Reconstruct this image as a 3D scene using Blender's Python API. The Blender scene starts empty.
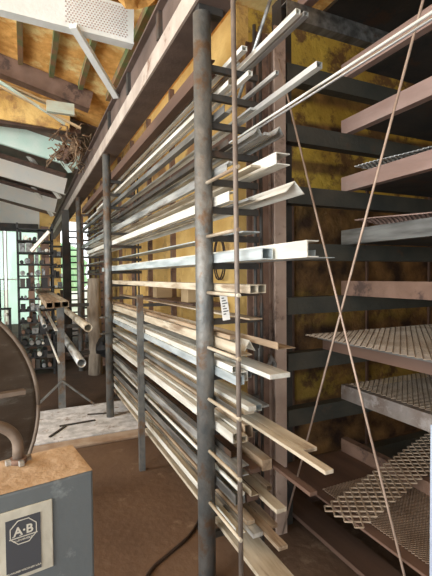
import bpy, math, random
from mathutils import Matrix, Vector
R = random.Random(7)
PI = math.pi
S = bpy.context.scene
C = S.collection

# ------------------------------------------------------------------ helpers
def tag(o, label=None, cat=None, group=None, kind=None):
    if label: o['label'] = label
    if cat: o['category'] = cat
    if group: o['group'] = group
    if kind: o['kind'] = kind
    return o

def empty(name, loc, label, cat, group=None):
    o = bpy.data.objects.new(name, None); C.objects.link(o)
    o.location = loc; o.empty_display_size = .1
    return tag(o, label, cat, group)

class MB:
    def __init__(s): s.v = []; s.f = []; s.sm = []
    def face(s, idx, smooth=False): s.f.append(idx); s.sm.append(smooth)
    def box(s, x0, x1, y0, y1, z0, z1, M=None):
        b = len(s.v)
        P = [(x0,y0,z0),(x1,y0,z0),(x1,y1,z0),(x0,y1,z0),(x0,y0,z1),(x1,y0,z1),(x1,y1,z1),(x0,y1,z1)]
        if M: P = [tuple(M @ Vector(p)) for p in P]
        s.v += P
        for q in ((3,2,1,0),(4,5,6,7),(0,1,5,4),(1,2,6,5),(2,3,7,6),(3,0,4,7)): s.face(tuple(b+i for i in q))
        return s
    def bar(s, p, q, w, h, up=(0,0,1)):
        p = Vector(p); q = Vector(q); d = (q-p); L = d.length; d.normalize()
        u = Vector(up)
        if abs(d.dot(u)) > .95: u = Vector((0,1,0))
        r = d.cross(u).normalized(); u = r.cross(d).normalized()
        M = Matrix((( r.x,d.x,u.x,p.x),(r.y,d.y,u.y,p.y),(r.z,d.z,u.z,p.z),(0,0,0,1)))
        return s.box(-w/2, w/2, 0, L, -h/2, h/2, M)
    def tube(s, pts, r, n=12, cap=True, rs=None):
        pts = [Vector(p) for p in pts]; b = len(s.v); k = len(pts)
        prev = None
        for i, p in enumerate(pts):
            t = (pts[min(i+1,k-1)] - pts[max(i-1,0)]).normalized()
            if prev is None:
                a = Vector((0,0,1)) if abs(t.z) < .9 else Vector((1,0,0))
                prev = t.cross(a).normalized()
            prev = (prev - t*prev.dot(t)).normalized(); w = t.cross(prev)
            rr = rs[i] if rs else r
            for j in range(n):
                a = 2*PI*j/n
                s.v.append(tuple(p + prev*math.cos(a)*rr + w*math.sin(a)*rr))
        for i in range(k-1):
            for j in range(n):
                s.face((b+i*n+j, b+i*n+(j+1)%n, b+(i+1)*n+(j+1)%n, b+(i+1)*n+j), True)
        if cap:
            s.face(tuple(b+j for j in range(n))[::-1]); s.face(tuple(b+(k-1)*n+j for j in range(n)))
        return s
    def prof(s, P, y0, y1, dz=0, hole=None, smooth=False, M=None, dx=0):
        """extrude an XZ outline along Y; dz: rise over the length; hole: an inner outline of equal count"""
        n = len(P); b = len(s.v); V = []
        V += [(x, y0, z) for x, z in P] + [(x+dx, y1, z+dz) for x, z in P]
        if hole: V += [(x, y0, z) for x, z in hole] + [(x+dx, y1, z+dz) for x, z in hole]
        if M: V = [tuple(M @ Vector(p)) for p in V]
        s.v += V
        for j in range(n):
            k = (j+1) % n
            s.face((b+j, b+k, b+n+k, b+n+j), smooth)
            if hole:
                s.face((b+2*n+k, b+2*n+j, b+3*n+j, b+3*n+k), smooth)
                s.face((b+k, b+j, b+2*n+j, b+2*n+k)); s.face((b+n+j, b+n+k, b+3*n+k, b+3*n+j))
        if not hole:
            s.face(tuple(b+j for j in range(n))[::-1]); s.face(tuple(b+n+j for j in range(n)))
        return s
    def build(s, name, m, parent=None, loc=None, bevel=0, fixn=True):
        me = bpy.data.meshes.new(name); me.from_pydata(s.v, [], s.f); me.update()
        for p, q in zip(me.polygons, s.sm): p.use_smooth = q
        if fixn:
            import bmesh
            bm = bmesh.new(); bm.from_mesh(me); bmesh.ops.recalc_face_normals(bm, faces=bm.faces); bm.to_mesh(me); bm.free()
        me.materials.append(m)
        o = bpy.data.objects.new(name, me); C.objects.link(o)
        if parent:
            o.parent = parent
            if parent.type == 'EMPTY': o.matrix_parent_inverse = Matrix.Translation(parent.location).inverted()
        if loc: o.location = loc
        if bevel:
            md = o.modifiers.new('Bevel', 'BEVEL'); md.width = bevel; md.segments = 2; md.limit_method = 'ANGLE'
        return o


# ------------------------------------------------------------------ materials
def mat(name, col, col2=None, rough=.6, metal=0, scale=6, detail=6, stretch=(1,1,1), col3=None, s3=1.7, th3=.58, bump=.15, bscale=40, lo=.35, hi=.65):
    m = bpy.data.materials.new(name); m.use_nodes = True
    nt = m.node_tree; N = nt.nodes; Lk = nt.links; bs = N['Principled BSDF']
    tc = N.new('ShaderNodeTexCoord'); mp = N.new('ShaderNodeMapping'); mp.inputs['Scale'].default_value = stretch
    Lk.new(tc.outputs['Object'], mp.inputs[0])
    nz = N.new('ShaderNodeTexNoise'); nz.inputs['Scale'].default_value = scale; nz.inputs['Detail'].default_value = detail
    Lk.new(mp.outputs[0], nz.inputs['Vector'])
    r = N.new('ShaderNodeValToRGB'); r.color_ramp.elements[0].position = lo; r.color_ramp.elements[1].position = hi
    r.color_ramp.elements[0].color = (*col, 1); r.color_ramp.elements[1].color = (*(col2 or [c*.8 for c in col]), 1)
    Lk.new(nz.outputs['Fac'], r.inputs[0]); out = r.outputs[0]
    if col3:
        n3 = N.new('ShaderNodeTexNoise'); n3.inputs['Scale'].default_value = s3; n3.inputs['Detail'].default_value = 9; n3.inputs['Roughness'].default_value = .7
        Lk.new(mp.outputs[0], n3.inputs['Vector'])
        r3 = N.new('ShaderNodeValToRGB'); r3.color_ramp.elements[0].position = th3-.04; r3.color_ramp.elements[1].position = th3+.05
        r3.color_ramp.elements[0].color = (0,0,0,1); r3.color_ramp.elements[1].color = (1,1,1,1)
        Lk.new(n3.outputs['Fac'], r3.inputs[0])
        mx = N.new('ShaderNodeMixRGB'); mx.inputs[2].default_value = (*col3, 1)
        Lk.new(r3.outputs[0], mx.inputs[0]); Lk.new(out, mx.inputs[1]); out = mx.outputs[0]
    Lk.new(out, bs.inputs['Base Color'])
    bs.inputs['Roughness'].default_value = rough; bs.inputs['Metallic'].default_value = metal
    if bump:
        nb = N.new('ShaderNodeTexNoise'); nb.inputs['Scale'].default_value = bscale; nb.inputs['Detail'].default_value = 5
        Lk.new(mp.outputs[0], nb.inputs['Vector'])
        bp = N.new('ShaderNodeBump'); bp.inputs['Strength'].default_value = bump; bp.inputs['Distance'].default_value = .02
        Lk.new(nb.outputs['Fac'], bp.inputs['Height']); Lk.new(bp.outputs[0], bs.inputs['Normal'])
    return m

M = {}
M['post'] = mat('post_paint', (.125,.135,.135), (.21,.205,.19), .5, .35, 12, col3=(.17,.11,.07), s3=7, th3=.56, bump=.3)
M['rust'] = mat('rust', (.16,.095,.065), (.24,.15,.11), .8, .1, 7, col3=(.08,.05,.04), s3=5)
M['rod'] = mat('rod_rust', (.26,.215,.18), (.17,.14,.12), .6, .3, 14)
M['greyrust'] = mat('grey_rust', (.26,.23,.21), (.17,.125,.10), .6, .2, 8, col3=(.36,.33,.31), s3=7, th3=.58)
M['dark'] = mat('dark_steel', (.045,.045,.043), (.075,.066,.056), .6, .3, 7, col3=(.10,.06,.04), s3=4)
M['beam'] = mat('shelf_beam', (.05,.053,.046), (.085,.08,.063), .6, .2, 5, col3=(.12,.07,.045), s3=4, th3=.62)
M['pink'] = mat('primer_channel', (.44,.31,.265), (.31,.205,.17), .7, .1, 8, col3=(.38,.30,.26), s3=9, th3=.60, stretch=(1,.3,1))
M['tan'] = mat('tan_post', (.56,.43,.35), (.40,.29,.23), .75, .1, 5, col3=(.10,.065,.05), s3=3)
M['galv'] = mat('galvanised', (.70,.72,.70), (.24,.25,.25), .38, .5, 26, stretch=(1,.10,1), col3=(.20,.15,.11), s3=12, th3=.60, bump=.15)
M['white'] = mat('white_steel', (.86,.86,.80), (.58,.57,.50), .45, .1, 24, stretch=(1,.12,1), col3=(.30,.24,.17), s3=11, th3=.61, bump=.15)
M['blue'] = mat('pale_blue_steel', (.68,.75,.77), (.38,.44,.46), .4, .3, 24, stretch=(1,.15,1), bump=.05)
M['cream'] = mat('dusty_cream', (.64,.58,.46), (.42,.35,.25), .65, .05, 24, stretch=(1,.15,1), col3=(.25,.18,.12), s3=6, bump=.1)
M['tanbar'] = mat('dusty_tan_bar', (.48,.36,.24), (.22,.15,.095), .7, .1, 24, stretch=(1,.1,1), col3=(.46,.40,.31), s3=7, bump=.1)
M['steel'] = mat('grey_steel', (.34,.35,.34), (.12,.12,.115), .42, .5, 22, stretch=(1,.12,1), col3=(.16,.10,.07), s3=6, th3=.62, bump=.05)
M['brown'] = mat('brown_bar', (.17,.10,.07), (.10,.06,.045), .7, .2, 9, stretch=(1,.15,1), bump=.05)
M['bright'] = mat('bright_steel', (.70,.72,.72), (.55,.57,.57), .35, .7, 12, stretch=(1,.12,1), bump=.03)
M['paint'] = mat('girder_paint', (.55,.48,.41), (.40,.33,.28), .7, 0, 6, col3=(.26,.16,.11), s3=5, th3=.63)
M['girder'] = mat('girder_rust', (.10,.07,.056), (.15,.105,.085), .85, 0, 5)
M['joist'] = mat('joist_paint', (.80,.83,.81), (.66,.70,.67), .6, 0, 5, col3=(.40,.27,.18), s3=4, th3=.66)
M['teal'] = mat('teal_paint', (.52,.72,.63), (.66,.78,.70), .6, 0, 4, col3=(.35,.25,.16), s3=5, th3=.64)
M['creamjoist'] = mat('cream_rafter_paint', (.84,.78,.68), (.76,.76,.70), .65, 0, 4, col3=(.36,.22,.14), s3=4, th3=.66)
M['boxpaint'] = mat('grey_blue_enamel', (.125,.145,.155), (.15,.17,.175), .45, .1, 4, col3=(.26,.29,.29), s3=7, th3=.64, bump=.05)
M['dust'] = mat('tan_dust', (.50,.37,.245), (.40,.285,.18), .95, 0, 3, detail=3, col3=(.62,.52,.40), s3=9, th3=.68, bump=.2, bscale=60)
M['plate'] = mat('cream_plate', (.62,.60,.50), (.50,.48,.40), .5, .1, 12, col3=(.30,.27,.20), s3=14, th3=.68)
M['panelgrey'] = mat('label_grey', (.055,.06,.07), (.065,.07,.08), .5, 0, 5, bump=0)
M['letter'] = mat('label_lettering', (.62,.60,.52), (.55,.53,.46), .5, 0, 20, bump=0)
M['drum'] = mat('drum_brown', (.085,.062,.045), (.14,.11,.085), .35, .5, 3, col3=(.22,.20,.175), s3=3, th3=.58, stretch=(1,1,3))
M['conduit'] = mat('conduit', (.17,.13,.10), (.23,.18,.14), .6, .3, 14)
M['conc'] = mat('dusty_concrete', (.50,.51,.52), (.86,.87,.90), .9, 0, 11, col3=(.26,.19,.14), s3=7, th3=.60, bump=.3)
M['twig'] = mat('torn_fibre', (.30,.20,.12), (.12,.07,.04), .95, 0, 30, bump=.8)
M['bark'] = mat('lagged_post', (.20,.16,.12), (.32,.27,.21), .95, 0, 18, stretch=(1,1,.25), bump=.8, bscale=30)
M['black'] = mat('black_rack', (.015,.015,.016), (.03,.03,.03), .6, .2, 9)
M['stock'] = mat('stock_grey', (.30,.32,.33), (.08,.08,.08), .5, .5, 25, bump=.3)
M['hose'] = mat('dark_hose', (.03,.018,.012), (.05,.03,.02), .6, 0, 9)
M['paper'] = mat('paper_tag', (.75,.75,.72), (.68,.68,.65), .7, 0, 9, bump=0)
M['ink'] = mat('ink', (.06,.06,.06), None, .7, 0, 9, bump=0)
M['bluepost'] = mat('pale_blue_post', (.42,.50,.62), (.36,.44,.55), .5, 0, 9)
M['mesh'] = mat('expanded_metal', (.36,.27,.20), (.24,.17,.12), .6, .3, 9)
M['meshlight'] = mat('expanded_metal_pale', (.46,.37,.28), (.32,.24,.17), .55, .3, 9)
M['rag'] = mat('grey_rag', (.35,.36,.35), (.18,.17,.16), .95, 0, 20, bump=.6)
M['tealchip'] = mat('peeled_batten', (.45,.58,.50), (.42,.33,.22), .8, 0, 9, stretch=(.4,1,1))
M['lumber'] = mat('lumber', (.50,.36,.20), (.38,.26,.14), .85, 0, 6, stretch=(.3,1,1))
M['leaf'] = mat('foliage', (.20,.42,.20), (.45,.62,.35), .8, 0, 2, bump=0)
M['grass'] = mat('yard_ground', (.45,.50,.35), (.55,.52,.42), .95, 0, 1, bump=0)

def foam(name, cA, cB, cC, bands=None, rscale=3, studs=0):
    """sprayed insulation: lumps, rusty boards, optional horizontal girt bands and vertical seams"""
    m = mat(name, cA, cB, .9, 0, rscale, 8, col3=cC, s3=4.5 if bands else 1.6, th3=.53 if bands else .56, bump=.9, bscale=11)
    nt = m.node_tree; N = nt.nodes; L = nt.links; bs = N['Principled BSDF']
    src = bs.inputs['Base Color'].links[0].from_socket
    tc = N.new('ShaderNodeTexCoord')
    sep = N.new('ShaderNodeSeparateXYZ'); L.new(tc.outputs['Object'], sep.inputs[0])
    nz = N.new('ShaderNodeTexNoise'); nz.inputs['Scale'].default_value = 2.2; nz.inputs['Detail'].default_value = 5
    L.new(tc.outputs['Object'], nz.inputs['Vector'])
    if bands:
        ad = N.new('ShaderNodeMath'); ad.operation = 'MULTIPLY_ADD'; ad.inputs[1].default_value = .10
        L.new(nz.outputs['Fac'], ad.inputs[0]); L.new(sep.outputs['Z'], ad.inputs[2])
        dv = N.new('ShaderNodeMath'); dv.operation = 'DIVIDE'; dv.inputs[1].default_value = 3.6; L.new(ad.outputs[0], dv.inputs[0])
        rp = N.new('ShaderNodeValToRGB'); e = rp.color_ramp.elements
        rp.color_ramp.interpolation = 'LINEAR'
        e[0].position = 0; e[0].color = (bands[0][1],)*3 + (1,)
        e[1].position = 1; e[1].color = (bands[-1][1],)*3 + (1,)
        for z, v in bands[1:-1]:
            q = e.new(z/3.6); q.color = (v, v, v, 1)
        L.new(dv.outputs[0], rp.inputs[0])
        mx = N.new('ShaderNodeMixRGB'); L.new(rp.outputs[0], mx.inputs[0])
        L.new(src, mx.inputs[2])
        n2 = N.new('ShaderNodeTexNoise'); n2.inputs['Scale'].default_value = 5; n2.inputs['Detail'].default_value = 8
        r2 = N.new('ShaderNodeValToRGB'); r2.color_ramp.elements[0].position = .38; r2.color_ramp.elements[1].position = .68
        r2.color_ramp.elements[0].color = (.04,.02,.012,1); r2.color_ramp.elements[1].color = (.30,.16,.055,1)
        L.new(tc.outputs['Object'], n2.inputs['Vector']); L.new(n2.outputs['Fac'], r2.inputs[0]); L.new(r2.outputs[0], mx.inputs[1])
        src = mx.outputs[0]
        L.new(src, bs.inputs['Base Color'])
    return m
M['wallfoam'] = foam('wall_foam', (.80,.55,.20), (.62,.38,.11), (.34,.18,.075))
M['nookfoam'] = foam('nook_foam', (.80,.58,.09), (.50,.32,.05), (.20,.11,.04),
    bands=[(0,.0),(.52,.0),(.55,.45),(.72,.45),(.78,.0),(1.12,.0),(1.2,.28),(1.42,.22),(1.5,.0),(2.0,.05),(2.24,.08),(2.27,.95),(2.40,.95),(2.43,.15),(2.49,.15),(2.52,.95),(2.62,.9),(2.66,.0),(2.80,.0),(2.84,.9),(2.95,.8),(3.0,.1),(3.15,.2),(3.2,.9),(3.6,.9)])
M['rooffoam'] = foam('roof_foam', (.88,.50,.15), (.62,.30,.07), (.92,.74,.34), rscale=9)

def floor_mat():
    m = mat('dirt_floor', (.115,.066,.038), (.165,.10,.06), .92, 0, 1.6, 8, col3=(.25,.17,.11), s3=3.1, th3=.62, bump=.3, bscale=18)
    return m
M['floor'] = floor_mat()

def translucent(name, col):
    m = bpy.data.materials.new(name); m.use_nodes = True
    nt = m.node_tree; N = nt.nodes; N.clear()
    o = N.new('ShaderNodeOutputMaterial'); mx = N.new('ShaderNodeMixShader'); mx.inputs[0].default_value = .35
    t = N.new('ShaderNodeBsdfTranslucent'); t.inputs[0].default_value = (*col, 1)
    p = N.new('ShaderNodeBsdfTransparent'); p.inputs[0].default_value = (*col, 1)
    nt.links.new(t.outputs[0], mx.inputs[1]); nt.links.new(p.outputs[0], mx.inputs[2]); nt.links.new(mx.outputs[0], o.inputs[0])
    return m
M['fibreglass'] = translucent('green_fibreglass', (.84,.96,.89))

# ------------------------------------------------------------------ camera: f = 412 px, looking 24.8 deg to the right of the racks' run
PHI = math.atan(190/412)
cd = bpy.data.cameras.new('camera'); cam = bpy.data.objects.new('camera', cd); C.objects.link(cam)
cd.sensor_fit = 'HORIZONTAL'; cd.sensor_width = 36; cd.lens = 36*412/432; cd.clip_start = .02
cam.matrix_world = Matrix.Translation((0,0,1.52)) @ Matrix.Rotation(-PHI,4,'Z') @ Matrix.Rotation(math.radians(90-1.67),4,'X') @ Matrix.Rotation(math.radians(-.5),4,'Z')
S.camera = cam
def depth_at(px, X):
    """distance ahead of the camera at which the vertical line through px meets the plane X"""
    r = (px-216)/412
    return X/(math.cos(PHI)*r + math.sin(PHI))
def y_at(px, X):
    r = (px-216)/412; d = depth_at(px, X)
    return d*(math.cos(PHI) - math.sin(PHI)*r)

# ------------------------------------------------------------------ setting
NY = 2.78     # recess wall behind the sheet rack
WX = 1.47     # long wall behind the bar rack
def struct(o): o['kind'] = 'structure'; return o
struct(MB().box(-9, 5, -4, 16, -.1, 0).build('floor', M['floor']))
M['shadefloor'] = mat('shade_dark_floor', (.045,.028,.018), (.085,.052,.034), .85, 0, 2.4, 8, bump=.3)  # shade beyond the concrete strip, put into a darker floor colour
struct(MB().box(-4.2,1.47,4.96,14.95,0,.004).build('floor_back', M['shadefloor']))
struct(MB().box(-40, 40, 16.0, 60, -.14, -.04).build('floor_outside', M['grass']))
struct(MB().box(WX, WX+.1, NY, 11.0, 0, 3.7).build('wall_right', M['wallfoam']))
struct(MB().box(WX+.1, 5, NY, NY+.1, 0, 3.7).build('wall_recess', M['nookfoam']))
struct(MB().box(4.2, 4.3, -4, NY, 0, 3.7).build('wall_far_right_blocker', M['nookfoam']))  # unseen side wall, put in to darken the right
struct(MB().box(.9, 4.2, -3.1, -3.0, 0, 3.5).build('wall_rear_blocker', M['rust']))  # unseen wall behind the camera, added to block sky light from the right
struct(MB().box(.45, 1.1, 15, 15.1, 0, 3.7).build('wall_back', M['wallfoam']))
# low back wall with tall green fibreglass windows
struct(MB().box(-9, -4.2, 15, 15.1, 0, 5.8).build('wall_back_left', M['creamjoist']))
struct(MB().box(-4.2, .45, 15, 15.1, 3.05, 5.8).build('wall_back_upper', M['creamjoist']))
for i, (a, b) in enumerate(((-4.2,-3.0),(-2.95,-1.8),(-1.75,-.62),(-.57,.40))):
    w = struct(MB().box(a, b, 15.02, 15.03, .0, 3.05).build('window_%d' % (i+1), M['fibreglass']))
    f = MB().box(a, a+.04, 14.98, 15.02, 0, 3.05).box(b-.04, b, 14.98, 15.02, 0, 3.05)
    f.box(a, b, 14.98, 15.02, 1.45, 1.49)
    f.build('window_frame', M['creamjoist'], w)
# roof: level strip over the recess, then rising to the left
zr = lambda x: 3.55 + .25*max(0, 1.1-x)
rf = MB(); b = 0
rf.v += [(5,-4,3.55),(5,16,3.55),(1.1,16,3.55),(1.1,-4,3.55),(-9,16,zr(-9)),(-9,-4,zr(-9)),
         (5,-4,3.65),(5,16,3.65),(1.1,16,3.65),(1.1,-4,3.65),(-9,16,zr(-9)+.1),(-9,-4,zr(-9)+.1)]
for q in ((0,1,2,3),(3,2,4,5),(9,8,7,6),(11,10,8,9),(0,6,7,1),(5,4,10,11),(1,7,8,2),(2,8,10,4),(3,5,11,9),(0,3,9,6)): rf.face(q)
struct(rf.build('ceiling', M['rooffoam']))
# raised dusty concrete strip on the floor
struct(MB().box(-1.6, 1.40, 3.98, 4.95, 0, .035).build('trim_1', M['conc'], bevel=.01))
struct(MB().box(-1.5,1.15,3.80,3.965,0,.028).build('trim_0', mat('dusty_edge', (.36,.25,.17), (.50,.40,.31), .95, 0, 8), bevel=.008))
struct(MB().box(-4.3,-4.2,4.2,15,0,4.7).build('wall_left_blocker', M['creamjoist']))  # unseen wall, put in to keep daylight off the far floor
# wall girts and studs along the long wall
k = 2
for z in (.75, 1.62, 2.55):
    struct(MB().box(WX-.035, WX, NY, 11.0, z, z+.07).build('trim_%d' % k, M['brown'])); k += 1
for y in (3.3, 4.2, 5.1, 6.0, 6.9, 7.8, 8.7, 9.6, 10.5):
    struct(MB().box(WX-.05, WX, y, y+.05, 0, 3.5).build('trim_%d' % k, M['rust'])); k += 1
for x in (1.95, 2.75, 3.55):
    struct(MB().box(x, x+.02, NY-.02, NY, 0, 2.3).build('trim_%d' % k, M['brown'])); k += 1
# purlins under the roof along the run
for i, x in enumerate((-.63,-.33,-.03,.27,.57,.87)):
    z = zr(x+.025)
    o = MB().box(x, x+.05, 2.2, 4.85, z-.07, z+.005).build('roof_purlin', mat('purlin_paint', (.13,.20,.08), (.32,.17,.09), .85, 0, 6) if i == 0 else bpy.data.materials['purlin_paint'])
    tag(o, ['leftmost','second from left','third from left','fourth from left','fifth from left','rightmost'][i] + ' green and brown purlin under the orange roof boards', 'roof beam', 'roof purlins')
o = MB().bar((-4, 4.98, zr(-4)-.11), (.72, 4.98, zr(.72)-.11), .14, .2).build('roof_beam', M['rust'])
tag(o, 'brown rusted cross beam below the orange roof boards', 'roof beam')

# ------------------------------------------------------------------ overhead girder and roof members
g = empty('girder', (.82,6,2.83), 'long rust brown overhead girder with pale lower side, over the bar rack posts', 'girder')
MB().box(.755,.915,-2,14.9,2.80,2.815).box(.755,.775,-2,14.9,2.815,3.07).box(.715,.915,-2,14.9,3.07,3.085).build('girder_body', M['girder'], g)
MB().box(.742,.755,-2,14.9,2.80,2.915).build('side_plate', M['paint'], g)['label'] = 'pale painted lower side of the girder'
for y in (1.55, 2.35, 3.15, 3.95): MB().box(.73,.755,y,y+.05,2.915,3.07).build('clip', M['dark'], g)

# white perforated joist
def joist(name, y, x0, x1, z0, slope, h, m, label, group=None):
    t = empty(name, (x1, y, z0), label, 'roof beam', group)
    p = lambda x: z0 + slope*(x1-x)
    mb = MB(); v = []
    mb.bar((x0,y,p(x0)+h/2),(x1,y,z0+h/2), .012, h).build('web', m, t)
    MB().bar((x0,y+.035,p(x0)+.006),(x1,y+.035,z0+.006), .08, .012).build('flange', m, t)
    MB().bar((x0,y+.035,p(x0)+h-.006),(x1,y+.035,z0+h-.006), .08, .012).build('flange', m, t)
    return t
J = joist('roof_joist', 2.98, -3.0, .74, 3.19, .03, .26, M['joist'], 'broad white roof joist, nearest the camera, with perforated end', 'white roof joists')
# perforated strip on the near face: many small dark oval holes
ph = MB()
for i in range(20):
    for j in range(13):
        x = .28 + i*.021 + (j%2)*.0105; z = 3.225 + .03*(.74-x) + j*.0165
        ph.box(x-.0045, x+.0045, 2.971, 2.9745, z-.0035, z+.0035)
ph.build('perforation', M['pink'], J)['kind'] = 'stuff'
tag(MB().bar((.32,2.94,3.20),(.73,3.58,3.055), .05,.035).build('diagonal_brace', M['joist']), 'white flat diagonal brace from the perforated joist down to the girder', 'brace', 'white diagonal braces')
cols = [('teal','pale teal sloping rafter, nearest of the three behind the brown cross beam'),('creamjoist','cream sloping rafter in the middle of the three distant rafters'),('creamjoist','cream sloping rafter farthest from the camera under the roof')]
for (y, z0, h), (c, lb) in zip(((6.3,3.10,.30),(8.6,3.14,.32),(11.4,3.18,.36)), cols):
    joist('rafter', y, -4.5, .74, z0, .235, h, M[c], lb, 'sloping rafters')
    struct(MB().bar((-6,y-.05,z0+.235*6.74+h+.02),(.74,y-.05,z0+h+.02),.3,.05).build('trim_%d' % k, M['brown'])); k += 1
rb = MB()
rb.v += [(-6,5.9,zr(-6)-.02),(-6,14.9,zr(-6)-.02),(1.0,14.9,zr(1.0)-.02),(1.0,5.9,zr(1.0)-.02),(-6,5.9,zr(-6)-.005),(-6,14.9,zr(-6)-.005),(1.0,14.9,zr(1.0)-.005),(1.0,5.9,zr(1.0)-.005)]
for q in ((0,1,2,3),(7,6,5,4),(0,4,5,1),(1,5,6,2),(2,6,7,3),(3,7,4,0)): rb.face(q)
struct(rb.build('trim_%d' % k, M['brown'])); k += 1
br = [((-.35,5.9,4.1),(.66,6.7,3.14),'teal','pale teal'),((-.2,8.3,4.15),(.66,9.0,3.14),'creamjoist','cream'),((-.1,10.9,4.2),(.66,11.7,3.14),'creamjoist','white')]
nm = ['nearest','middle','farthest']
for i,(a,b2,c,w) in enumerate(br):
    tag(MB().bar(a,b2,.09,.05).build('diagonal_brace', M[c]), '%s diagonal brace, %s of three leaning onto the distant girder' % (w, nm[i]), 'brace', 'far diagonal braces')
# dark purlin across and clutter hung under the roof
tag(MB().box(-5,.7,5.75,5.87,3.42,3.52).build('roof_beam', M['brown']), 'dark horizontal beam behind the hanging broken battens', 'roof beam')
tag(MB().bar((-3,5.6,3.72),(.55,5.6,3.55),.03,.34).build('insulation_strip', M['wallfoam']), 'yellow insulation strip between the dark roof beams', 'insulation')
bt = [((-1.2,4.6,3.75),(.45,4.7,3.27),'tealchip','long peeling teal'),((-.9,4.5,3.62),(.52,4.6,3.22),'lumber','thin tan'),((-.5,4.45,3.55),(.40,4.55,3.10),'tealchip','short pale green'),((-.3,4.55,3.42),(.55,4.5,3.06),'lumber','splintered brown'),((-1.4,4.55,3.60),(-.1,4.6,3.42),'galv','flat grey')]
for a,b2,c,w in bt:
    tag(MB().bar(a,b2,.035,.018).build('batten', M[c]), w + ' batten hanging loose below the brown cross beam', 'batten', 'loose hanging battens')
def blob(name, c, r, m, label, cat, seed, sq=(1,1,1), sub=3, amp=.35, parent=None):
    import bmesh
    from mathutils import noise
    bm = bmesh.new(); bmesh.ops.create_icosphere(bm, subdivisions=sub, radius=1)
    for v in bm.verts:
        n = noise.fractal(v.co*1.6 + Vector((seed*3.1,seed,0)), 1, 2, 4)
        v.co = Vector((v.co.x*sq[0], v.co.y*sq[1], v.co.z*sq[2]))*r*(1+amp*n) + Vector(c)
    me = bpy.data.meshes.new(name); bm.to_mesh(me); bm.free(); me.materials.append(m)
    o = bpy.data.objects.new(name, me); C.objects.link(o)
    return tag(o, label, cat)
blob('rag_bundle', (-.75,4.6,3.40), .14, M['rag'], 'grey crumpled rag bundle hanging at the upper left below the roof', 'rag', 2, (1.5,.6,.7), amp=.6)
tag(MB().box(.22,.48,4.42,4.47,3.16,3.27).build('sheet_scrap', M['tealchip']), 'small pale teal sheet scrap below the cross beam', 'sheet')
blob('insulation_clump', (.60,5.5,3.16), .07, M['twig'], 'torn brown insulation clump hanging over the girder', 'insulation', 5, (.8,1.0,1.2), amp=.8)
blob('insulation_clump', (.50,5.9,3.18), .10, M['brown'], 'dark ragged insulation clump behind the torn brown one', 'insulation', 9, (.9,1.4,1), amp=.9)
fr = random.Random(4); fb = MB()
for i in range(46):
    p = Vector((fr.uniform(.36,.72), fr.uniform(5.0,6.0), fr.uniform(3.06,3.34))); q = [tuple(p)]
    for j in range(3):
        p = p + Vector((fr.uniform(-.09,.09), fr.uniform(-.08,.08), fr.uniform(-.12,.05))); q.append(tuple(p))
    fb.tube(q, fr.uniform(.003,.010), 5)
tag(fb.build('torn_fibre', M['twig']), 'tangle of torn brown fibre strands hanging over the girder', 'insulation', kind='stuff')
blob('insulation_clump', (.66,2.55,3.42), .16, M['rooffoam'], 'orange foam clump bulging beside the perforated joist end', 'insulation', 14, (1.2,1.5,.8), amp=.6)

# ------------------------------------------------------------------ bar rack (left / centre)
PX = .787
LV = [2.535-.136*i for i in range(17)]
PY = [1.84, 4.42, 6.95, 9.5]
rack = empty('bar_rack', (PX,1.85,0), 'tall steel bar rack with round grey posts and many short arms', 'rack')
for i, y in enumerate(PY):
    p = MB().tube([(PX,y,0),(PX,y,2.80 if i else 2.765)], .0435 if i == 0 else .0395, 24 if i < 2 else 14).build('post', M['post'], rack)
    if i == 0: MB().box(PX-.025,PX+.10,y-.025,y+.025,2.765,2.80).build('cap_plate', M['dark'], p)
    for j, z in enumerate(LV):
        MB().box(PX+.03, PX+.36 if i else PX+.30, y-.012, y+.012, z-.03, z).build('arm', M['dark'], p)
mp_ = MB().box(.778,.822,3.13,3.17,0,1.38).build('short_post', M['post'], rack)
for z in LV[9:]: MB().box(.822,1.10,3.135,3.155,z-.025,z).build('arm', M['dark'], mp_)
# back pipes
for i, y in enumerate(PY[:2]):
    for dx in (0,.035): MB().tube([(1.085+dx,y+.02,0),(1.085+dx,y+.02,2.80)], .009, 10).build('back_pipe', M['dark'], rack)
# thin guard rod in front of the near post, held by short links
gr = MB().tube([(PX-.012,1.50,3.06),(PX+.012,1.50,0)], .0105, 12).build('guard_rod', M['rod'], rack)
lz = [1.52-(y-276)/412*1.93 for y in (182,236,293,349,402,456,510)]
for z in lz: MB().tube([(PX,1.82,z),(PX,1.48,z)], .0085, 8).build('link', M['cream'], gr)
for z in (1.10,.93):
    MB().bar((PX-.09,4.36,z),(PX+.04,4.42,z),.05,.012).build('bracket', M['post'], rack)

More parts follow.
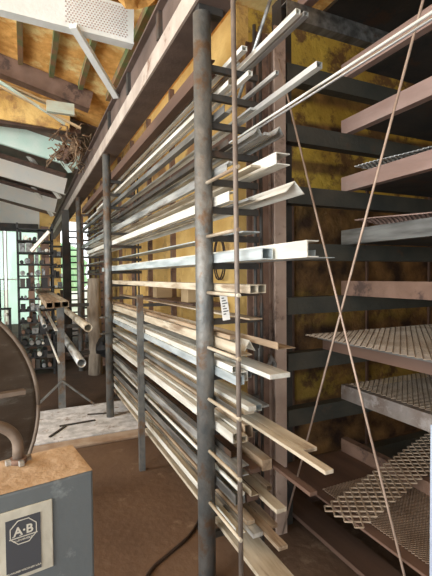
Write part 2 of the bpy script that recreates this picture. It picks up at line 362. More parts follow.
# ---- bars on the arms
def p_rect(x, z, w, h): return [(x,z),(x+w,z),(x+w,z+h),(x,z+h)]
JR = random.Random(11)
def add_bar(kind, m, x, z, w, h, y0, y1, dz=0):
    t = max(.0025, min(w,h)*.09); mb = MB(); P = M[m]
    dxx = JR.uniform(-.012,.014)
    if kind == 'flat_bar' or kind == 'plank': mb.prof(p_rect(x,z,w,h), y0, y1, dz, dx=dxx)
    elif kind == 'square_tube': mb.prof(p_rect(x,z,w,h), y0, y1, dz, dx=dxx, hole=p_rect(x+t,z+t,w-2*t,h-2*t))
    elif kind == 'steel_angle': mb.prof([(x,z),(x+w,z),(x+w,z+t),(x+t,z+t),(x+t,z+h),(x,z+h)], y0, y1, dz, dx=dxx)
    elif kind == 'valley_angle':   # L turned over like a roof
        mb.prof([(x,z),(x+t*1.4,z),(x+w*.5,z+h-t*1.4),(x+w-t*1.4,z),(x+w,z),(x+w*.5,z+h)], y0, y1, dz, dx=dxx)
    elif kind == 'steel_channel': mb.prof([(x,z),(x+w,z),(x+w,z+h),(x+w-t,z+h),(x+w-t,z+t),(x+t,z+t),(x+t,z+h),(x,z+h)], y0, y1, dz, dx=dxx)
    elif kind == 'side_channel': mb.prof([(x,z),(x+w,z),(x+w,z+t),(x+t,z+t),(x+t,z+h-t),(x+w,z+h-t),(x+w,z+h),(x,z+h)], y0, y1, dz, dx=dxx)
    elif kind in ('steel_pipe','round_rod'):
        r = w/2; n = 14; o = [(x+r+r*math.cos(2*PI*i/n), z+r+r*math.sin(2*PI*i/n)) for i in range(n)]
        ri = r*.82; q = [(x+r+ri*math.cos(2*PI*i/n), z+r+ri*math.sin(2*PI*i/n)) for i in range(n)]
        mb.prof(o, y0, y1, dz, dx=dxx, hole=q if kind == 'steel_pipe' else None, smooth=True)
    nm_ = {'valley_angle':'steel_angle','side_channel':'steel_channel'}.get(kind, kind)
    return mb.build(nm_, P)
bars = []   # (level, x, object, kind word, colour word, near end y)
CW = {'galv':'galvanised','white':'white','blue':'pale blue','cream':'dusty cream','tanbar':'dusty tan','steel':'grey','brown':'brown','bright':'bright','dark':'dark','pink':'rusty pink'}
KW = {'flat_bar':'flat bar','plank':'wide flat plank','square_tube':'square tube','steel_angle':'steel angle','valley_angle':'upturned steel angle','steel_channel':'open steel channel','side_channel':'sideways steel channel','steel_pipe':'round pipe','round_rod':'thin round rod'}
def put(lv, kind, m, px, x, w, h, far=None, dz=0, up=0):
    """a bar on arm level lv whose near end stands at y_at(px, x)"""
    y0 = y_at(px, x); z = LV[lv]+up
    y1 = far if far else (R.choice((5.2,5.9,6.6,7.2,7.6))+R.uniform(-.3,.3) if lv < 7 else R.uniform(4.55,5.05))
    if y1-y0 > 6.3: y1 = y0+6.2
    x += .018; o = add_bar(kind, m, x, z, w, h, y0, y1, dz)
    bars.append([lv, x, o, KW[kind], CW[m], y0, up])
# level: specified bars (kind, material, near end px, x, width, height)
SP = {
0:[('side_channel','brown',203,.812,.06,.075),('square_tube','white',240,.885,.028,.022),('round_rod','galv',236,.925,.014,.014),('square_tube','white',293,.955,.022,.022),('square_tube','bright',301,.99,.022,.018)],
1:[('steel_angle','white',226,.845,.028,.022),('square_tube','white',246,.885,.022,.022),('square_tube','galv',273,.99,.018,.018)],
2:[('steel_angle','steel',222,.815,.035,.035),('flat_bar','galv',248,.908,.022,.010),('square_tube','bright',313,.94,.026,.022),('round_rod','white',520,.985,.010,.010),('round_rod','bright',520,1.01,.010,.010)],
3:[('steel_angle','dark',226,.842,.032,.028),('valley_angle','galv',251,.88,.045,.035),('flat_bar','galv',262,.93,.03,.012),('valley_angle','galv',272,.97,.05,.04)],
4:[('side_channel','galv',224,.815,.026,.035),('flat_bar','cream',248,.875,.05,.010),('side_channel','white',273,.95,.07,.050)],
5:[('side_channel','white',226,.815,.035,.045),('flat_bar','galv',246,.885,.035,.010),('valley_angle','white',281,.935,.10,.05)],
6:[('flat_bar','blue',240,.885,.09,.006),('round_rod','galv',236,.985,.018,.018)],
7:[('square_tube','blue',258,.81,.05,.045),('side_channel','white',303,.875,.05,.06),('steel_angle','blue',311,.93,.09,.028)],
8:[('square_tube','cream',246,.81,.04,.035),('square_tube','cream',254,.86,.04,.035),('flat_bar','steel',240,.93,.05,.02)],
9:[('flat_bar','tanbar',246,.93,.07,.008)],
10:[('steel_angle','cream',236,.81,.06,.05),('valley_angle','white',240,.875,.06,.05),('flat_bar','steel',238,.95,.05,.030)],
11:[('square_tube','blue',232,.81,.04,.04),('square_tube','white',236,.855,.04,.044),('square_tube','galv',240,.90,.04,.045),('square_tube','steel',240,.95,.04,.045)],
12:[('steel_angle','steel',232,.81,.035,.03),('flat_bar','cream',240,.85,.05,.02),('square_tube','blue',250,.91,.04,.03),('flat_bar','galv',256,.96,.05,.01)],
13:[('side_channel','white',228,.81,.03,.045),('square_tube','cream',236,.845,.035,.03),('square_tube','tanbar',240,.885,.045,.065),('steel_pipe','steel',246,.94,.065,.065)],
14:[('side_channel','galv',232,.81,.06,.045),('flat_bar','brown',246,.88,.05,.02),('flat_bar','tanbar',258,.94,.05,.05),('flat_bar','brown',306,1.0,.035,.016)],
15:[('steel_channel','steel',230,.81,.05,.045),('flat_bar','brown',242,.87,.06,.03),('flat_bar','cream',272,.94,.05,.018),('square_tube','tanbar',262,1.0,.03,.025)],
16:[('steel_angle','white',230,.81,.05,.035),('flat_bar','galv',248,.87,.05,.02),('flat_bar','tanbar',274,.925,.045,.016),('flat_bar','tanbar',266,.975,.04,.016)],
}
for lv, L_ in SP.items():
    for kd, m, px, x, w, h in L_:
        if px == 520: put(lv, kd, m, px, x, w, h, dz=.045, up=-.045)
        else: put(lv, kd, m, px, x, w, h)
# second layer lying on top of some lower levels
for lv, kd, m, px, x, w, h, up in [
 (11,'square_tube','white',228,.82,.03,.03,.042),(11,'flat_bar','white',266,.90,.10,.020,.046),(10,'steel_angle','tanbar',274,.94,.09,.030,.032),(13,'flat_bar','cream',321,.90,.035,.014,.068),(13,'flat_bar','cream',300,.94,.06,.014,.068),(12,'flat_bar','white',244,.855,.04,.02,.022),
 (13,'flat_bar','white',232,.85,.025,.02,.032),
 (14,'steel_angle','dark',226,.825,.04,.03,.047),(15,'steel_angle','cream',246,.88,.04,.03,.032),
 (15,'round_rod','white',236,.83,.02,.02,.047),(16,'flat_bar','tanbar',242,.875,.04,.02,.022),(10,'flat_bar','tanbar',226,.825,.03,.02,.052),
 (4,'flat_bar','galv',226,.82,.02,.010,.036),(3,'flat_bar','galv',240,.935,.02,.015,.014)]:
    put(lv, kd, m, px, x, w, h, up=up)
# the low wide plank just above the floor
LV.append(.25)
put(17,'plank','cream',300,.84,.13,.02)
put(17,'flat_bar','brown',250,.99,.06,.03)
for i, y in enumerate(PY): MB().box(PX+.03, PX+.33, y-.012, y+.012, .22, .25).build('arm', M['dark'], rack)
ORD = ['top','second','third','fourth','fifth','sixth','seventh','eighth','ninth','tenth','eleventh','twelfth','thirteenth','fourteenth','fifteenth','sixteenth','seventeenth','lowest']
for lv in range(18):
    for layer in (0,1):
        row = sorted([b for b in bars if b[0]==lv and (b[6]>0)==bool(layer)], key=lambda b: b[1])
        n = len(row)
        for i, b in enumerate(row):
            pos = 'only one' if n == 1 else 'outermost' if i == 0 else 'innermost' if i == n-1 else ['','second inward','third inward','fourth inward','fifth inward','sixth inward','seventh inward'][i]
            lab = '%s %s, %s %s the %s arms of the bar rack' % (b[4], b[3], pos, 'stacked over' if layer else 'on', ORD[lv])
            tag(b[2], lab, 'bar' if 'bar' in b[3] or 'rod' in b[3] else 'pipe' if 'pipe' in b[3] else 'tube' if 'tube' in b[3] else 'plank' if 'plank' in b[3] else 'steel section', 'long steel stock on the bar rack')

# rod leaning at the top between the rack and column
tag(MB().tube([(1.02,1.95,2.40),(1.13,1.62,3.05)], .009, 8).build('round_rod', M['galv']), 'short pale rod leaning steeply above the top bars near the tan upright', 'rod')
# paper tag tied to the rack
pt = empty('paper_tag', (.775,1.63,1.35), 'white paper tag hanging beside the thin guard rod', 'tag')
T = Matrix.Translation((.80,1.66,1.44)) @ Matrix.Rotation(math.radians(-8),4,'Y') @ Matrix.Rotation(math.radians(-12),4,'Z')
MB().box(-.017,.017,0,.0012,-.12,0,T).build('card', M['paper'], pt)
im = MB()
for i in range(7): im.box(-.010,.002+.006*(i%3),-.0006,0,-.022-i*.012,-.017-i*.012,T)
im.build('print', M['ink'], pt)
# box standing behind bars
for x,y,w,h,z,nm2 in ((1.16,3.05,.16,.15,1.31,'nearer'),(1.16,3.9,.14,.13,1.31,'farther')):
    o = MB().box(x,x+.16,y,y+w,z,z+h).build('carton', M['lumber'], bevel=.004)
    tag(o, 'small brown box on the wall bracket behind the bars, %s of two' % nm2, 'box', 'boxes behind the bars')
o = struct(MB().box(1.14,1.42,2.9,4.4,1.28,1.31).build('trim_%d' % k, M['brown'])); k += 1
# loop of dark cable hanging on the wall
cb = []
for i in range(60):
    a = i/59*2*PI*2.2; cb.append((1.425, 3.02+.10*math.cos(a)+.02*math.sin(a*.4), 1.66+.17*math.sin(a)))
tag(MB().tube(cb,.006,6).build('cable_coil', M['hose']), 'dark cable coil hanging on the yellow wall behind the bars', 'cable')

# ------------------------------------------------------------------ sheet rack (right)
sr = empty('sheet_rack', (1.33,2.04,0), 'heavy steel sheet rack with dark cross beams and thin crossed brace rods', 'rack')
MB().box(1.297,1.372,2.00,2.01,0,2.93).box(1.33,1.338,2.01,2.09,0,2.93).box(1.297,1.372,2.09,2.10,0,2.93).build('upright', M['tan'], sr)['label'] = 'tan painted upright'
MB().box(1.205,1.285,2.05,2.06,0,2.9).box(1.24,1.25,2.06,2.16,0,2.9).box(1.205,1.285,2.16,2.17,0,2.9).build('upright', M['rust'], sr)
MB().box(1.385,1.455,2.06,2.16,0,3.15).build('upright', M['dark'], sr)
MB().box(2.95,3.03,2.06,2.16,0,3.15).build('upright', M['dark'], sr)
nx = MB().box(1.36,1.44,.90,.98,0,3.15).build('upright', M['dark'], sr)
SZ = [3.094,2.74,2.395,2.04,1.708,1.39,1.06,.727,.38]
for q_, z in enumerate(SZ):
    MB().box(1.385,3.1,2.00,2.01,z-.10,z).box(1.385,3.1,2.01,2.07,z-.008,z).box(1.385,3.1,2.01,2.07,z-.10,z-.092).build('beam', M['steel'] if q_ == 0 else M['beam'], sr)
    MB().box(1.44,3.1,.92,.97,z-.10,z).build('beam', M['beam'], sr)
M['brace'] = mat('brace_rod_paint', (.50,.38,.30), (.36,.26,.20), .55, .2, 12)
MB().tube([(1.325,1.98,.02),(1.325,1.03,2.60)], .0052, 8).build('brace_rod', M['brace'], sr)
MB().tube([(1.312,1.98,2.73),(1.312,1.03,.10)], .0052, 8).build('brace_rod', M['brace'], sr)
# pinkish channels lying on the beams, facing left, running to the camera
for i,(lv,m,w) in enumerate(((1,'pink','rusty pink channel edge'),(2,'pink','rusty pink channel edge'),(3,'pink','rusty pink channel edge'),(4,'steel','mottled grey channel edge'),(5,'rust','brown grey channel edge'),(7,'greyrust','mottled grey brown channel edge'),(8,'rust','brown channel edge'))):
    z = SZ[lv]+.001
    c = MB().prof([(1.82,z),(1.87,z),(1.87,z+.006),(1.826,z+.006),(1.826,z+.085),(1.87,z+.085),(1.87,z+.091),(1.82,z+.091)], .25, 2.045)
    o = c.build('shelf_channel', M[m])
    names = {1:'highest',2:'second highest',3:'third highest',4:'fourth highest',5:'fifth highest',7:'under the pale mesh sheets',8:'lowest'}
    tag(o, '%s of the sheet rack, %s' % (w, names[lv]), 'steel section', 'channels along the sheet rack shelves')
# dark plates stacked on the rack
pl = [(0,1.66,2.95,.3,2.06,.0,.02,'dark','top beam'),(1,1.88,2.95,.3,1.9,.0,.03,'dark','second beam'),(2,1.88,2.95,.3,1.9,.0,.03,'dark','third beam'),
      (3,1.88,2.95,.3,1.95,.0,.05,'dark','fourth beam'),(4,1.88,2.95,.3,1.95,.0,.05,'dark','fifth beam'),(5,1.88,2.95,.3,1.95,.0,.07,'dark','sixth beam'),(8,1.335,1.81,.5,2.04,.0,.012,'dark','lowest beam')]
for lv,x0,x1,y0,y1,a,h,m,w in pl:
    z = SZ[lv]+.002
    o = MB().box(x0,x1,y0,y1,z,z+h).build('steel_plate', M[m] if lv != 8 else M['brown'])
    tag(o, 'dark steel plate lying on the %s of the sheet rack' % w, 'steel plate', 'plates on the sheet rack')
tag(MB().box(1.41,1.80,2.0,2.3,3.097,3.103).build('steel_plate', M['galv']), 'narrow galvanised offcut on the top beam of the sheet rack', 'steel plate') if False else None
tag(MB().prof([(1.50,3.097),(1.56,3.097),(1.56,3.10),(1.503,3.10),(1.503,3.15),(1.50,3.15)],1.72,2.06).build('steel_angle', M['pink']), 'short pinkish angle end poking out on the topmost beam', 'steel section')
tag(MB().box(1.95,2.35,.9,1.85,1.465,1.472).build('steel_plate', M['white']), 'pale sheet lying on the dark plates at eye level', 'steel plate')

def expanded(name, x0, x1, y0, y1, z, lx, ly, sw, th, m, label, curl=0, Mx=None, parent=None, tilt=0):
    """diamond lattice built as real strands; lx, ly = diamond pitch"""
    mb = MB(); n = int((x1-x0)/lx); q = int((y1-y0)/ly)
    def P(x, y):
        zz = z + curl*math.sin(x*9+y*5)*.5 + tilt*(x-x0)
        v = Vector((x, y, zz)); return Mx @ v if Mx else v
    def strand(a, b):
        d = (b-a); r = Vector((-d.y, d.x, 0)).normalized()*sw/2; u = Vector((0,0,th/2)); k0 = len(mb.v)
        for c in (a, b):
            for s1, s2 in ((-1,-1),(1,-1),(1,1),(-1,1)): mb.v.append(tuple(c + r*s1 + u*s2))
        for f in ((0,1,5,4),(1,2,6,5),(2,3,7,6),(3,0,4,7),(3,2,1,0),(4,5,6,7)): mb.face(tuple(k0+i for i in f))
    for i in range(n):
        for j in range(q):
            xa = x0+i*lx; ya = y0+j*ly; cx = xa+lx/2; cy = ya+ly/2
            L_, R_, B_, T_ = P(xa,cy), P(xa+lx,cy), P(cx,ya), P(cx,ya+ly)
            for a, b in ((L_,B_),(B_,R_),(R_,T_),(T_,L_)): strand(a,b)
    o = mb.build(name, M[m], fixn=False)
    return tag(o, label, 'expanded metal', 'expanded metal sheets')
expanded('expanded_metal_sheet', 1.50,2.70,.45,2.04, 1.165, .046,.040,.0045,.003,'meshlight','large pale expanded metal sheet, upper one with its tip reaching far left')
expanded('expanded_metal_sheet', 1.83,2.80,.45,2.02, .832, .042,.036,.0043,.003,'meshlight','expanded metal sheet on the mottled grey brown channel, below the large one')
expanded('expanded_metal_sheet', 1.38,2.40,.40,1.70, .405, .022,.016,.0028,.003,'mesh','fine brown expanded metal sheet low down at the right')
Tm = Matrix.Translation((1.28,1.32,.425)) @ Matrix.Rotation(math.radians(12),4,'Z')
expanded('expanded_metal_strip', 0,1.35,0,.21, 0, .050,.0525,.0065,.006,'meshlight','coarse diamond mesh strip lying across the fine brown sheet', tilt=.12, Mx=Tm)
expanded('expanded_metal_strip', 1.86,2.75,1.2,1.98, 2.175, .05,.03,.008,.006,'galv','curled grey mesh strip on the third highest channel', curl=.03)
expanded('expanded_metal_strip', 1.86,2.75,1.2,1.98, 1.845, .05,.03,.008,.006,'pink','curled reddish mesh strip on the fourth highest channel', curl=.03)
# solid sheets under the meshes (stacked stock)
tag(MB().box(1.88,2.75,.45,2.0,1.063,1.11).build('steel_plate', M['dark']), 'dark plate stack under the large pale expanded metal sheet', 'steel plate')
tag(MB().prof([(1.62,1.128),(1.67,1.128),(1.67,1.162),(1.62,1.162)],.45,2.03).build('steel_channel', M['steel']), 'grey bar carrying the left edge of the large mesh sheet', 'steel section')
tag(MB().box(1.66,1.70,.45,2.03,1.063,1.127).build('flat_bar', M['brown']), 'brown bar lying beneath the large mesh sheet', 'bar')
tag(MB().box(1.88,2.75,.5,1.98,.73,.80).build('steel_plate', M['dark']), 'dark plate stack under the lower expanded metal sheet', 'steel plate')
tag(MB().box(1.83,2.5,.5,1.7,.383,.400).build('steel_plate', M['dark']), 'dark plate under the fine brown mesh sheet', 'steel plate')
tag(MB().box(-.09,.09,-.06,.06,0,.003,Matrix.Translation((1.74,1.02,.412))@Matrix.Rotation(.5,4,'Z')).build('sheet_offcut', M['paper']), 'small pale offcut lying on the fine brown mesh at the right edge', 'sheet')
o = MB().box(1.45,1.62,.2,2.5,.05,.075).build('plank', M['brown']); tag(o, 'long brown plank near the floor under the sheet rack', 'plank')
for y in (.5, 2.2): 
    tag(MB().box(1.42,2.2,y,y+.07,0,.05).build('timber_block', M['brown']), 'dark timber block on the floor under the sheet rack, %s one' % ('nearer' if y < 1 else 'farther'), 'block', 'floor blocks under the sheet rack')
tag(MB().box(1.75,2.15,.3,2.5,.052,.07).build('plank', M['dark']), 'dark board beside the long brown plank near the floor', 'plank')
tag(MB().box(1.262,1.33,.90,.975,0,1.0).build('post_stub', M['bluepost'], bevel=.004), 'short pale blue post at the right edge', 'post')
# extra brown rag hung on the uprights
tg = [(1.19,2.02,1.17),(1.20,2.0,1.10),(1.17,1.98,1.04),(1.22,1.96,1.0),(1.25,1.98,1.06),(1.27,1.97,1.02),(1.26,1.95,.95)]
tag(MB().tube(tg,.014,8,rs=[.012,.018,.013,.016,.02,.014,.008]).build('rope_end', M['rag']), 'grey frayed rope end tied at the rusty upright', 'rope')

# ------------------------------------------------------------------ starter box with its conduit (foreground left)
F = Matrix(((math.sin(math.radians(34)),0,0,0),)*4) if False else None
CF = Vector((math.sin(PHI), math.cos(PHI), 0)); CR = Vector((math.cos(PHI), -math.sin(PHI), 0))
corner = CR*(-.306) + CF*1.0           # near right top corner on plan
ux = (CR*.83 + CF*.56).normalized()     # along the front, to the right
uy = Vector((-ux.y, ux.x, 0))           # away, along the side
BT = Matrix(((ux.x,uy.x,0,corner.x),(ux.y,uy.y,0,corner.y),(0,0,1,0),(0,0,0,1)))   # local: x<=0 is the front's width, y>=0 depth
ZT = 1.045
bx = empty('starter_box', (corner.x,corner.y,.3), 'grey blue electrical starter box with dusty top and letter badge', 'control box')
MB().box(-.42,0,0,.19,.42,ZT,BT).build('enclosure', M['boxpaint'], bx, bevel=.006)
dm = MB()
nx_, ny_ = 42, 19
from mathutils import noise
b0 = len(dm.v)
for i in range(nx_+1):
    for j in range(ny_+1):
        x = -.42+.42*i/nx_; y = .19*j/ny_
        e = min(i, nx_-i, j, ny_-j)
        z = ZT + (.0005 if e == 0 else .003 + .003*noise.fractal(Vector((x*30,y*30,0)),1,2,4))
        dm.v.append(tuple(BT @ Vector((x*.995-.001, y*.99+.001, z))))
for i in range(nx_):
    for j in range(ny_):
        a = b0+i*(ny_+1)+j; dm.face((a, a+ny_+1, a+ny_+2, a+1), True)
dm.build('dust_layer', M['dust'], bx)['label'] = 'tan dust layer covering the box top'
MB().box(-.40,-.02,.02,.17,0,.42,BT).build('pedestal', M['dark'], bx)
# the name plate: px 4..53 wide, 497..576+ high
MB().box(-.218,-.097,-.004,0,.846,1.006,BT).build('name_plate', M['plate'], bx, bevel=.002)['label'] = 'cream name plate'
MB().box(-.196,-.124,-.0055,-.004,.856,.985,BT).build('badge_panel', M['panelgrey'], bx)['label'] = 'dark grey panel with octagon badge'
# octagon outline
oc = MB(); cx, cz, ro, ri = -.160, .9535, .0300, .0280
P8 = [(cx+ro*math.cos(PI/8+i*PI/4), cz+ro*.98*math.sin(PI/8+i*PI/4)) for i in range(8)]
Q8 = [(cx+ri*math.cos(PI/8+i*PI/4), cz+ri*.98*math.sin(PI/8+i*PI/4)) for i in range(8)]
oc.prof(P8, -.0062, -.0054, hole=Q8, M=BT)
oc.box(cx-.029, cx+.029, -.0062,-.0054, cz-.0125, cz-.0105, BT)
oc.build('badge_outline', M['letter'], bx)
def text(body, size, x, z, name, align='CENTER', bold=.0, sx=1):
    cu = bpy.data.curves.new(name, 'FONT'); cu.body = body; cu.size = size; cu.align_x = align; cu.extrude = .0003; cu.offset = bold
    t = bpy.data.objects.new(name, cu); C.objects.link(t)
    bpy.context.view_layer.update()
    dg = bpy.context.evaluated_depsgraph_get(); me = bpy.data.meshes.new_from_object(t.evaluated_get(dg))
    bpy.data.objects.remove(t)
    L = BT @ Matrix.Translation((x,-.0060,z)) @ Matrix.Rotation(PI/2,4,'X') @ Matrix.Diagonal((sx,1,1,1))
    me.transform(L)
    me.materials.clear(); me.materials.append(M['letter'])
    o = bpy.data.objects.new(name, me); C.objects.link(o); o.parent = bx
    o.matrix_parent_inverse = Matrix.Translation(bx.location).inverted()
    return o
text('A·B', .027, cx, cz-.0065, 'lettering', bold=.0006)
text('ALLEN-BRADLEY', .0055, cx, cz-.0195, 'lettering', bold=.0001)
text('MILWAUKEE WISCONSIN U.S.A.', .0052, cx, .864, 'lettering', bold=.0001)
# serifs
sf = MB()
for sx_, w in ((-.0235,.005),(-.0085,.005)): sf.box(cx+sx_, cx+sx_+w, -.0062,-.0056, cz-.008, cz-.0068, BT)
sf.build('serif', M['letter'], bx)
# conduit: comes from the left, bends down into the box top
cn = empty('conduit', tuple(BT @ Vector((-.15,.13,ZT))), 'bent brown conduit pipe entering the top of the grey blue box', 'pipe')
pts = []
bx0, by0 = -.146, .145
for i in range(15):
    a = i/14*PI/2
    pts.append(tuple(BT @ Vector((bx0-.085+.085*math.cos(a), by0, ZT+.045+.07*math.sin(a)))))
pts = [tuple(BT @ Vector((bx0,by0,ZT+.01)))] + pts + [tuple(BT @ Vector((bx0-.4,by0,ZT+.115)))]
MB().tube(pts,.0135,16).build('pipe', M['conduit'], cn)
MB().tube([tuple(BT @ Vector((bx0,by0,ZT+.003))),tuple(BT @ Vector((bx0,by0,ZT+.016)))],.021,8).build('lock_nut', M['rust'], cn)
lg = MB()
for i in range(4):
    a = i*PI/2+.3; lg.box(-.006,.006,.018,.030,0,.012, Matrix.Translation(BT @ Vector((bx0,by0,ZT+.004)))@Matrix.Rotation(a,4,'Z'))
lg.build('lug', M['galv'], cn)

# ------------------------------------------------------------------ large brown drum guard at the left
dc = CR*(-1.67) + CF*2.0; dc = Vector((dc.x, dc.y, .76))
ax = (-CF*.80 + CR*.60).normalized()    # disc normal towards the camera's right
side = Vector((-ax.y, ax.x, 0)).normalized(); upv = Vector((0,0,1))
def ring(r, off, n=64): return [tuple(dc + side*r*math.cos(2*PI*i/n) + upv*r*math.sin(2*PI*i/n) + ax*off) for i in range(n)]
dr = empty('drum_guard', (dc.x,dc.y,0), 'large round brown steel machine guard behind the grey blue box', 'machine')
d = MB(); rings = [(.745,-.45),(.745,0),(.70,.012),(.40,.06),(.06,.085)]
n = 64
for r, o_ in rings: d.v += ring(r, o_, n)
for i in range(len(rings)-1):
    for j in range(n): d.face((i*n+j, i*n+(j+1)%n, (i+1)*n+(j+1)%n, (i+1)*n+j), True)
d.face(tuple((len(rings)-1)*n+j for j in range(n))); d.face(tuple(range(n))[::-1])
d.build('drum', M['drum'], dr)
MB().tube(ring(.748,0)+[ring(.748,0)[0]], .012, 8).build('rim', M['conduit'], dr)
hb = MB(); a_ = dc + ax*.05
hb.bar(dc-side*.66+ax*.07+upv*.11, dc+side*.66+ax*.07+upv*.11, .05, .025).build('split_flange', M['conduit'], dr)
MB().box(-.5,.5,-.40,-.05,0,.2, Matrix(((side.x,ax.x,0,dc.x),(side.y,ax.y,0,dc.y),(0,0,1,0),(0,0,0,1)))).build('foot', M['dark'], dr)

# floor hose
hq = [Vector(p) for p in ((1.30,2.9,.010),(1.10,2.55,.010),(.946,2.33,.010),(.82,2.20,.010),(.673,2.11,.010),(.574,2.05,.010),(.50,1.97,.010),(.36,1.80,.010),(.1,1.62,.010))]
hp = []
for i in range(1, len(hq)-2):
    for q in range(6):
        t = q/6; a, b, c, d_ = hq[i-1:i+3]
        hp.append(tuple(.5*((2*b)+(c-a)*t+(2*a-5*b+4*c-d_)*t*t+(3*b-a-3*c+d_)*t**3)))
tag(MB().tube(hp,.009,8).build('hose', M['hose']), 'dark hose lying on the dirt floor beside the near post', 'hose')

# ------------------------------------------------------------------ middle distance: tube stand, lagged column, dark racks
ts = empty('tube_stand', (.35,4.98,0), 'grey cantilever stand with diagonal feet holding square tubes and pipes', 'rack')
po = MB().box(.31,.385,4.94,5.02,.035,1.23).build('post', M['post'], ts)
for z in (1.22,.98,.66):
    MB().bar((.20,4.98,z-.02),(.66,4.98,z-.02),.04,.04).build('arm', M['dark'], ts)
for sx_ in (-1,1): MB().bar((.35,4.93,.35),(.35+sx_*.34,4.90,.05),.03,.02).build('foot_brace', M['post'], ts)
def stockbar(kind, m, x, z, w, h, y0, y1, lab, cat, dz=0): return tag(add_bar(kind, m, x, z, w, h, y0, y1, dz), lab, cat)
for i, x in enumerate((.17,.245,.32)):
    stockbar('square_tube', 'tanbar' if i < 2 else 'cream', x, 1.222, .066,.06, 4.25+.05*i, 9.6, '%s tan square tube on top of the grey tube stand' % ['left','middle','right'][i], 'tube')
stockbar('steel_pipe','cream',.50,.985,.082,.082,4.15,8.5,'thick cream pipe on the middle arm of the grey tube stand','pipe')
stockbar('steel_pipe','galv',.42,.665,.085,.085,4.05,7.5,'thick pale pipe on the lowest arm of the grey tube stand','pipe')
stockbar('flat_bar','white',.25,.985,.03,.012,4.4,7.2,'thin white bar on the middle arm of the tube stand','bar')
stockbar('steel_pipe','galv',.14,1.0,.045,.045,4.55,7.8,'thin grey pipe on the left of the tube stand','pipe')
stockbar('round_rod','white',.27,.665,.022,.022,4.35,7.0,'slender white rod on the lowest arm of the tube stand','rod')
tag(MB().tube([(.96,6.6,0),(.97,6.62,.5),(.95,6.6,1.0),(.96,6.6,1.5)],.10,18,rs=[.11,.10,.105,.095]).build('lagged_column', M['bark']), 'rough bark-like lagged column behind the second round post', 'column')
blob('scrap_heap', (1.12,6.1,.55), .22, M['black'], 'dark scrap lump low beside the lagged column', 'scrap', 21, (.8,1,1), amp=.6)
for i,(x,y,w,h) in enumerate(((.28,8.6,.14,2.5),(.62,8.0,.12,2.75),(.05,9.6,.12,2.3),(1.15,7.2,.10,2.8),(1.0,8.9,.10,2.8))):
    tag(MB().box(x,x+w,y,y+w,0,h).box(x-.02,x+w+.02,y-.02,y+w+.02,0,.03).build('column', M['rust'] if i!=1 else M['dark']), ['dark brown column left of the far posts','dark steel column just behind the third round post','brown column nearest the green windows','brown column beside the lagged column against the wall','farthest brown column at the end of the bar rack'][i], 'column')
# black shelf rack full of small stock
NTH = ['first','second','third','fourth','fifth','sixth','seventh','eighth','ninth','tenth','eleventh','twelfth','thirteenth']
def shelf_rack(x, y, w, dpt, h, levels, lab, gname, seed):
    rr = random.Random(seed)
    t = empty('shelf_rack', (x,y,0), lab, 'rack', None)
    for a in (0, w-.03):
        for b_ in (0, dpt-.03): MB().box(x+a,x+a+.03,y+b_,y+b_+.03,0,h).build('post', M['black'], t)
    for i in range(levels):
        z = .12 + (h-.2)*i/(levels-1)
        MB().box(x,x+w,y,y+dpt,z-.02,z).build('shelf', M['black'], t)
    n_ = 0
    for i in range(levels-1):
        z = .12 + (h-.2)*i/(levels-1); gap = (h-.2)/(levels-1); xx = x+.04
        cc = 0
        while xx < x+w-.12 and cc < 12:
            ww = rr.uniform(.03,.09); hh = gap*rr.uniform(.3,.85)
            kd = rr.random()
            mm = M[rr.choice(['stock','dark','black','white','steel','black','rust'])]
            o = MB().box(xx,xx+ww,y+.01,y+dpt*.8,z+.001,z+hh).build('bin', mm) if kd < .5 else MB().tube([(xx+ww/2,y+.01,z+min(ww,hh)/2+.001),(xx+ww/2,y+dpt*.8,z+min(ww,hh)/2+.001)],min(ww,hh)/2,10).build('bundle', mm)
            cc += 1
            tag(o, 'small %s, %s from left on %s shelf of the %s' % ('bin' if kd < .5 else 'bundle', NTH[cc-1], NTH[i], gname), 'bin' if kd < .5 else 'bundle', 'small stock on the ' + gname)
            xx += ww + rr.uniform(.005,.03)
    return t
shelf_rack(-.12,6.9,.52,.45,2.35,13,'black shelf rack packed with small stock in front of the green windows','nearer black shelf rack',3)
shelf_rack(-1.2,8.6,.75,.5,1.5,9,'lower black shelf rack further left behind the drum guard','lower black shelf rack',5)
shelf_rack(.42,9.7,.5,.4,2.3,10,'tall dark shelf rack behind the brown columns','farthest shelf rack',8)
# pale horizontal rails over the shelf rack
for i,z in enumerate((2.35,2.15,1.95,1.78)):
    tag(MB().bar((-.55,6.8-.05*i,z),(.25,6.8-.05*i,z),.03,.03).build('rail', M['brown']), 'brown horizontal rail across the black shelf rack front, %s of four' % ['top','second','third','lowest'][i], 'rail', 'rails over the shelf rack') if False else None
cr = random.Random(6)
for i,(x,y,h) in enumerate(((-.55,6.4,.9),(-.80,7.3,1.2),(-.42,7.9,1.0),(-.95,8.0,1.3))):
    t = empty('machine_frame', (x,y,0), ['dark tangled machine frame just behind the drum guard','taller dark machine frame left of the black shelf rack','small dark machine frame behind the shelf rack edge','tallest dark machine frame before the green windows'][i], 'machine')
    fm = MB()
    for a in (-.16,.16):
        for b_ in (-.12,.12): fm.box(x+a-.015,x+a+.015,y+b_-.015,y+b_+.015,0,h)
    for z in (.25*h,.6*h,h): fm.box(x-.18,x+.18,y-.14,y+.14,z-.02,z)
    fm.build('frame', M['black'], t)
    for j in range(5):
        zz = h*(.3+.15*j); xx = x+cr.uniform(-.12,.12)
        MB().tube([(xx,y-.16,zz),(xx+cr.uniform(-.1,.1),y+.12,zz+cr.uniform(-.05,.05))], cr.uniform(.02,.045), 10).build('roller', M[cr.choice(('galv','white','steel'))], t)
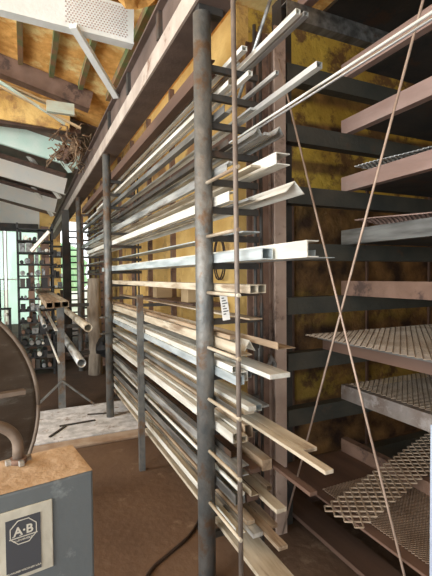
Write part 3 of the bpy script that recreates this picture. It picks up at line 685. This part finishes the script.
# hanging lamp-like fixture at far left, and trees outside
tag(MB().bar((.08,6.5,1.90),(.32,6.4,2.18),.045,.045).build('diagonal_brace', M['creamjoist']), 'short cream slanted bar in front of the black shelf rack top', 'brace')
tag(MB().box(-4.5,.4,14.6,14.7,3.0,3.25).build('roof_beam', M['dark']), 'dark beam above the green windows at the far end', 'roof beam')
for i,(x,y,z,r) in enumerate(((-7.6,22,1.6,1.5),(-3.4,21,1.2,1.3),(1.0,23,1.8,1.6))):
    blob('bush', (x,y,z), r, M['leaf'], ['left','middle','right'][i] + ' green bush outside behind the fibreglass windows', 'bush', 30+i, amp=.5)
    
# floor scraps on concrete strip
for i,(x,y,a,l) in enumerate(((.45,4.35,.6,.35),(.25,4.2,-.3,.28),(.68,4.55,.9,.22))):
    tag(MB().box(-.012,.012,-l/2,l/2,0,.01,Matrix.Translation((x,y,.036))@Matrix.Rotation(-a-.9,4,'Z')).build('scrap_strip', M['dark']), ['longest','middle','shortest'][i]+' dark scrap strip on the dusty concrete', 'scrap', 'scraps on the concrete')

# ------------------------------------------------------------------ light: open shed, daylight from the left, behind and the far end, plus unseen area fills
w = bpy.data.worlds.new('world'); S.world = w; w.use_nodes = True
bg = w.node_tree.nodes['Background']; bg.inputs[0].default_value = (.93,.98,1.0,1); bg.inputs[1].default_value = 1.8
def area(name, loc, to, sx, sy, e, col=(1,1,1)):
    l = bpy.data.lights.new(name, 'AREA'); l.shape = 'RECTANGLE'; l.size = sx; l.size_y = sy; l.energy = e; l.color = col
    o = bpy.data.objects.new(name, l); C.objects.link(o); o.location = loc
    o.rotation_euler = (Vector(to)-Vector(loc)).to_track_quat('-Z','Y').to_euler()
    return o
area('overhead_fill', (-2.4,3.5,4.0), (.6,4.0,1.0), 1.2, 6, 150, (1,.98,.93))  # unseen overhead area light, aimed down across the racks
area('left_fill', (-5.0,.5,2.0), (1,3.2,1.6), 4.5, 2.6, 235, (.97,.99,1))  # unseen area light adding daylight from the open left side; no door there
area('rafter_fill', (-4.5,-1.5,1.2), (-1.5,8,3.6), 3, 2, 180, (1,.99,.96))  # added fill for the near faces of the rafters, no lamp stands there
S.view_settings.view_transform = 'Standard'; S.view_settings.look = 'None'; S.view_settings.gamma = 1; S.view_settings.use_curve_mapping = False
S.view_settings.exposure = .28
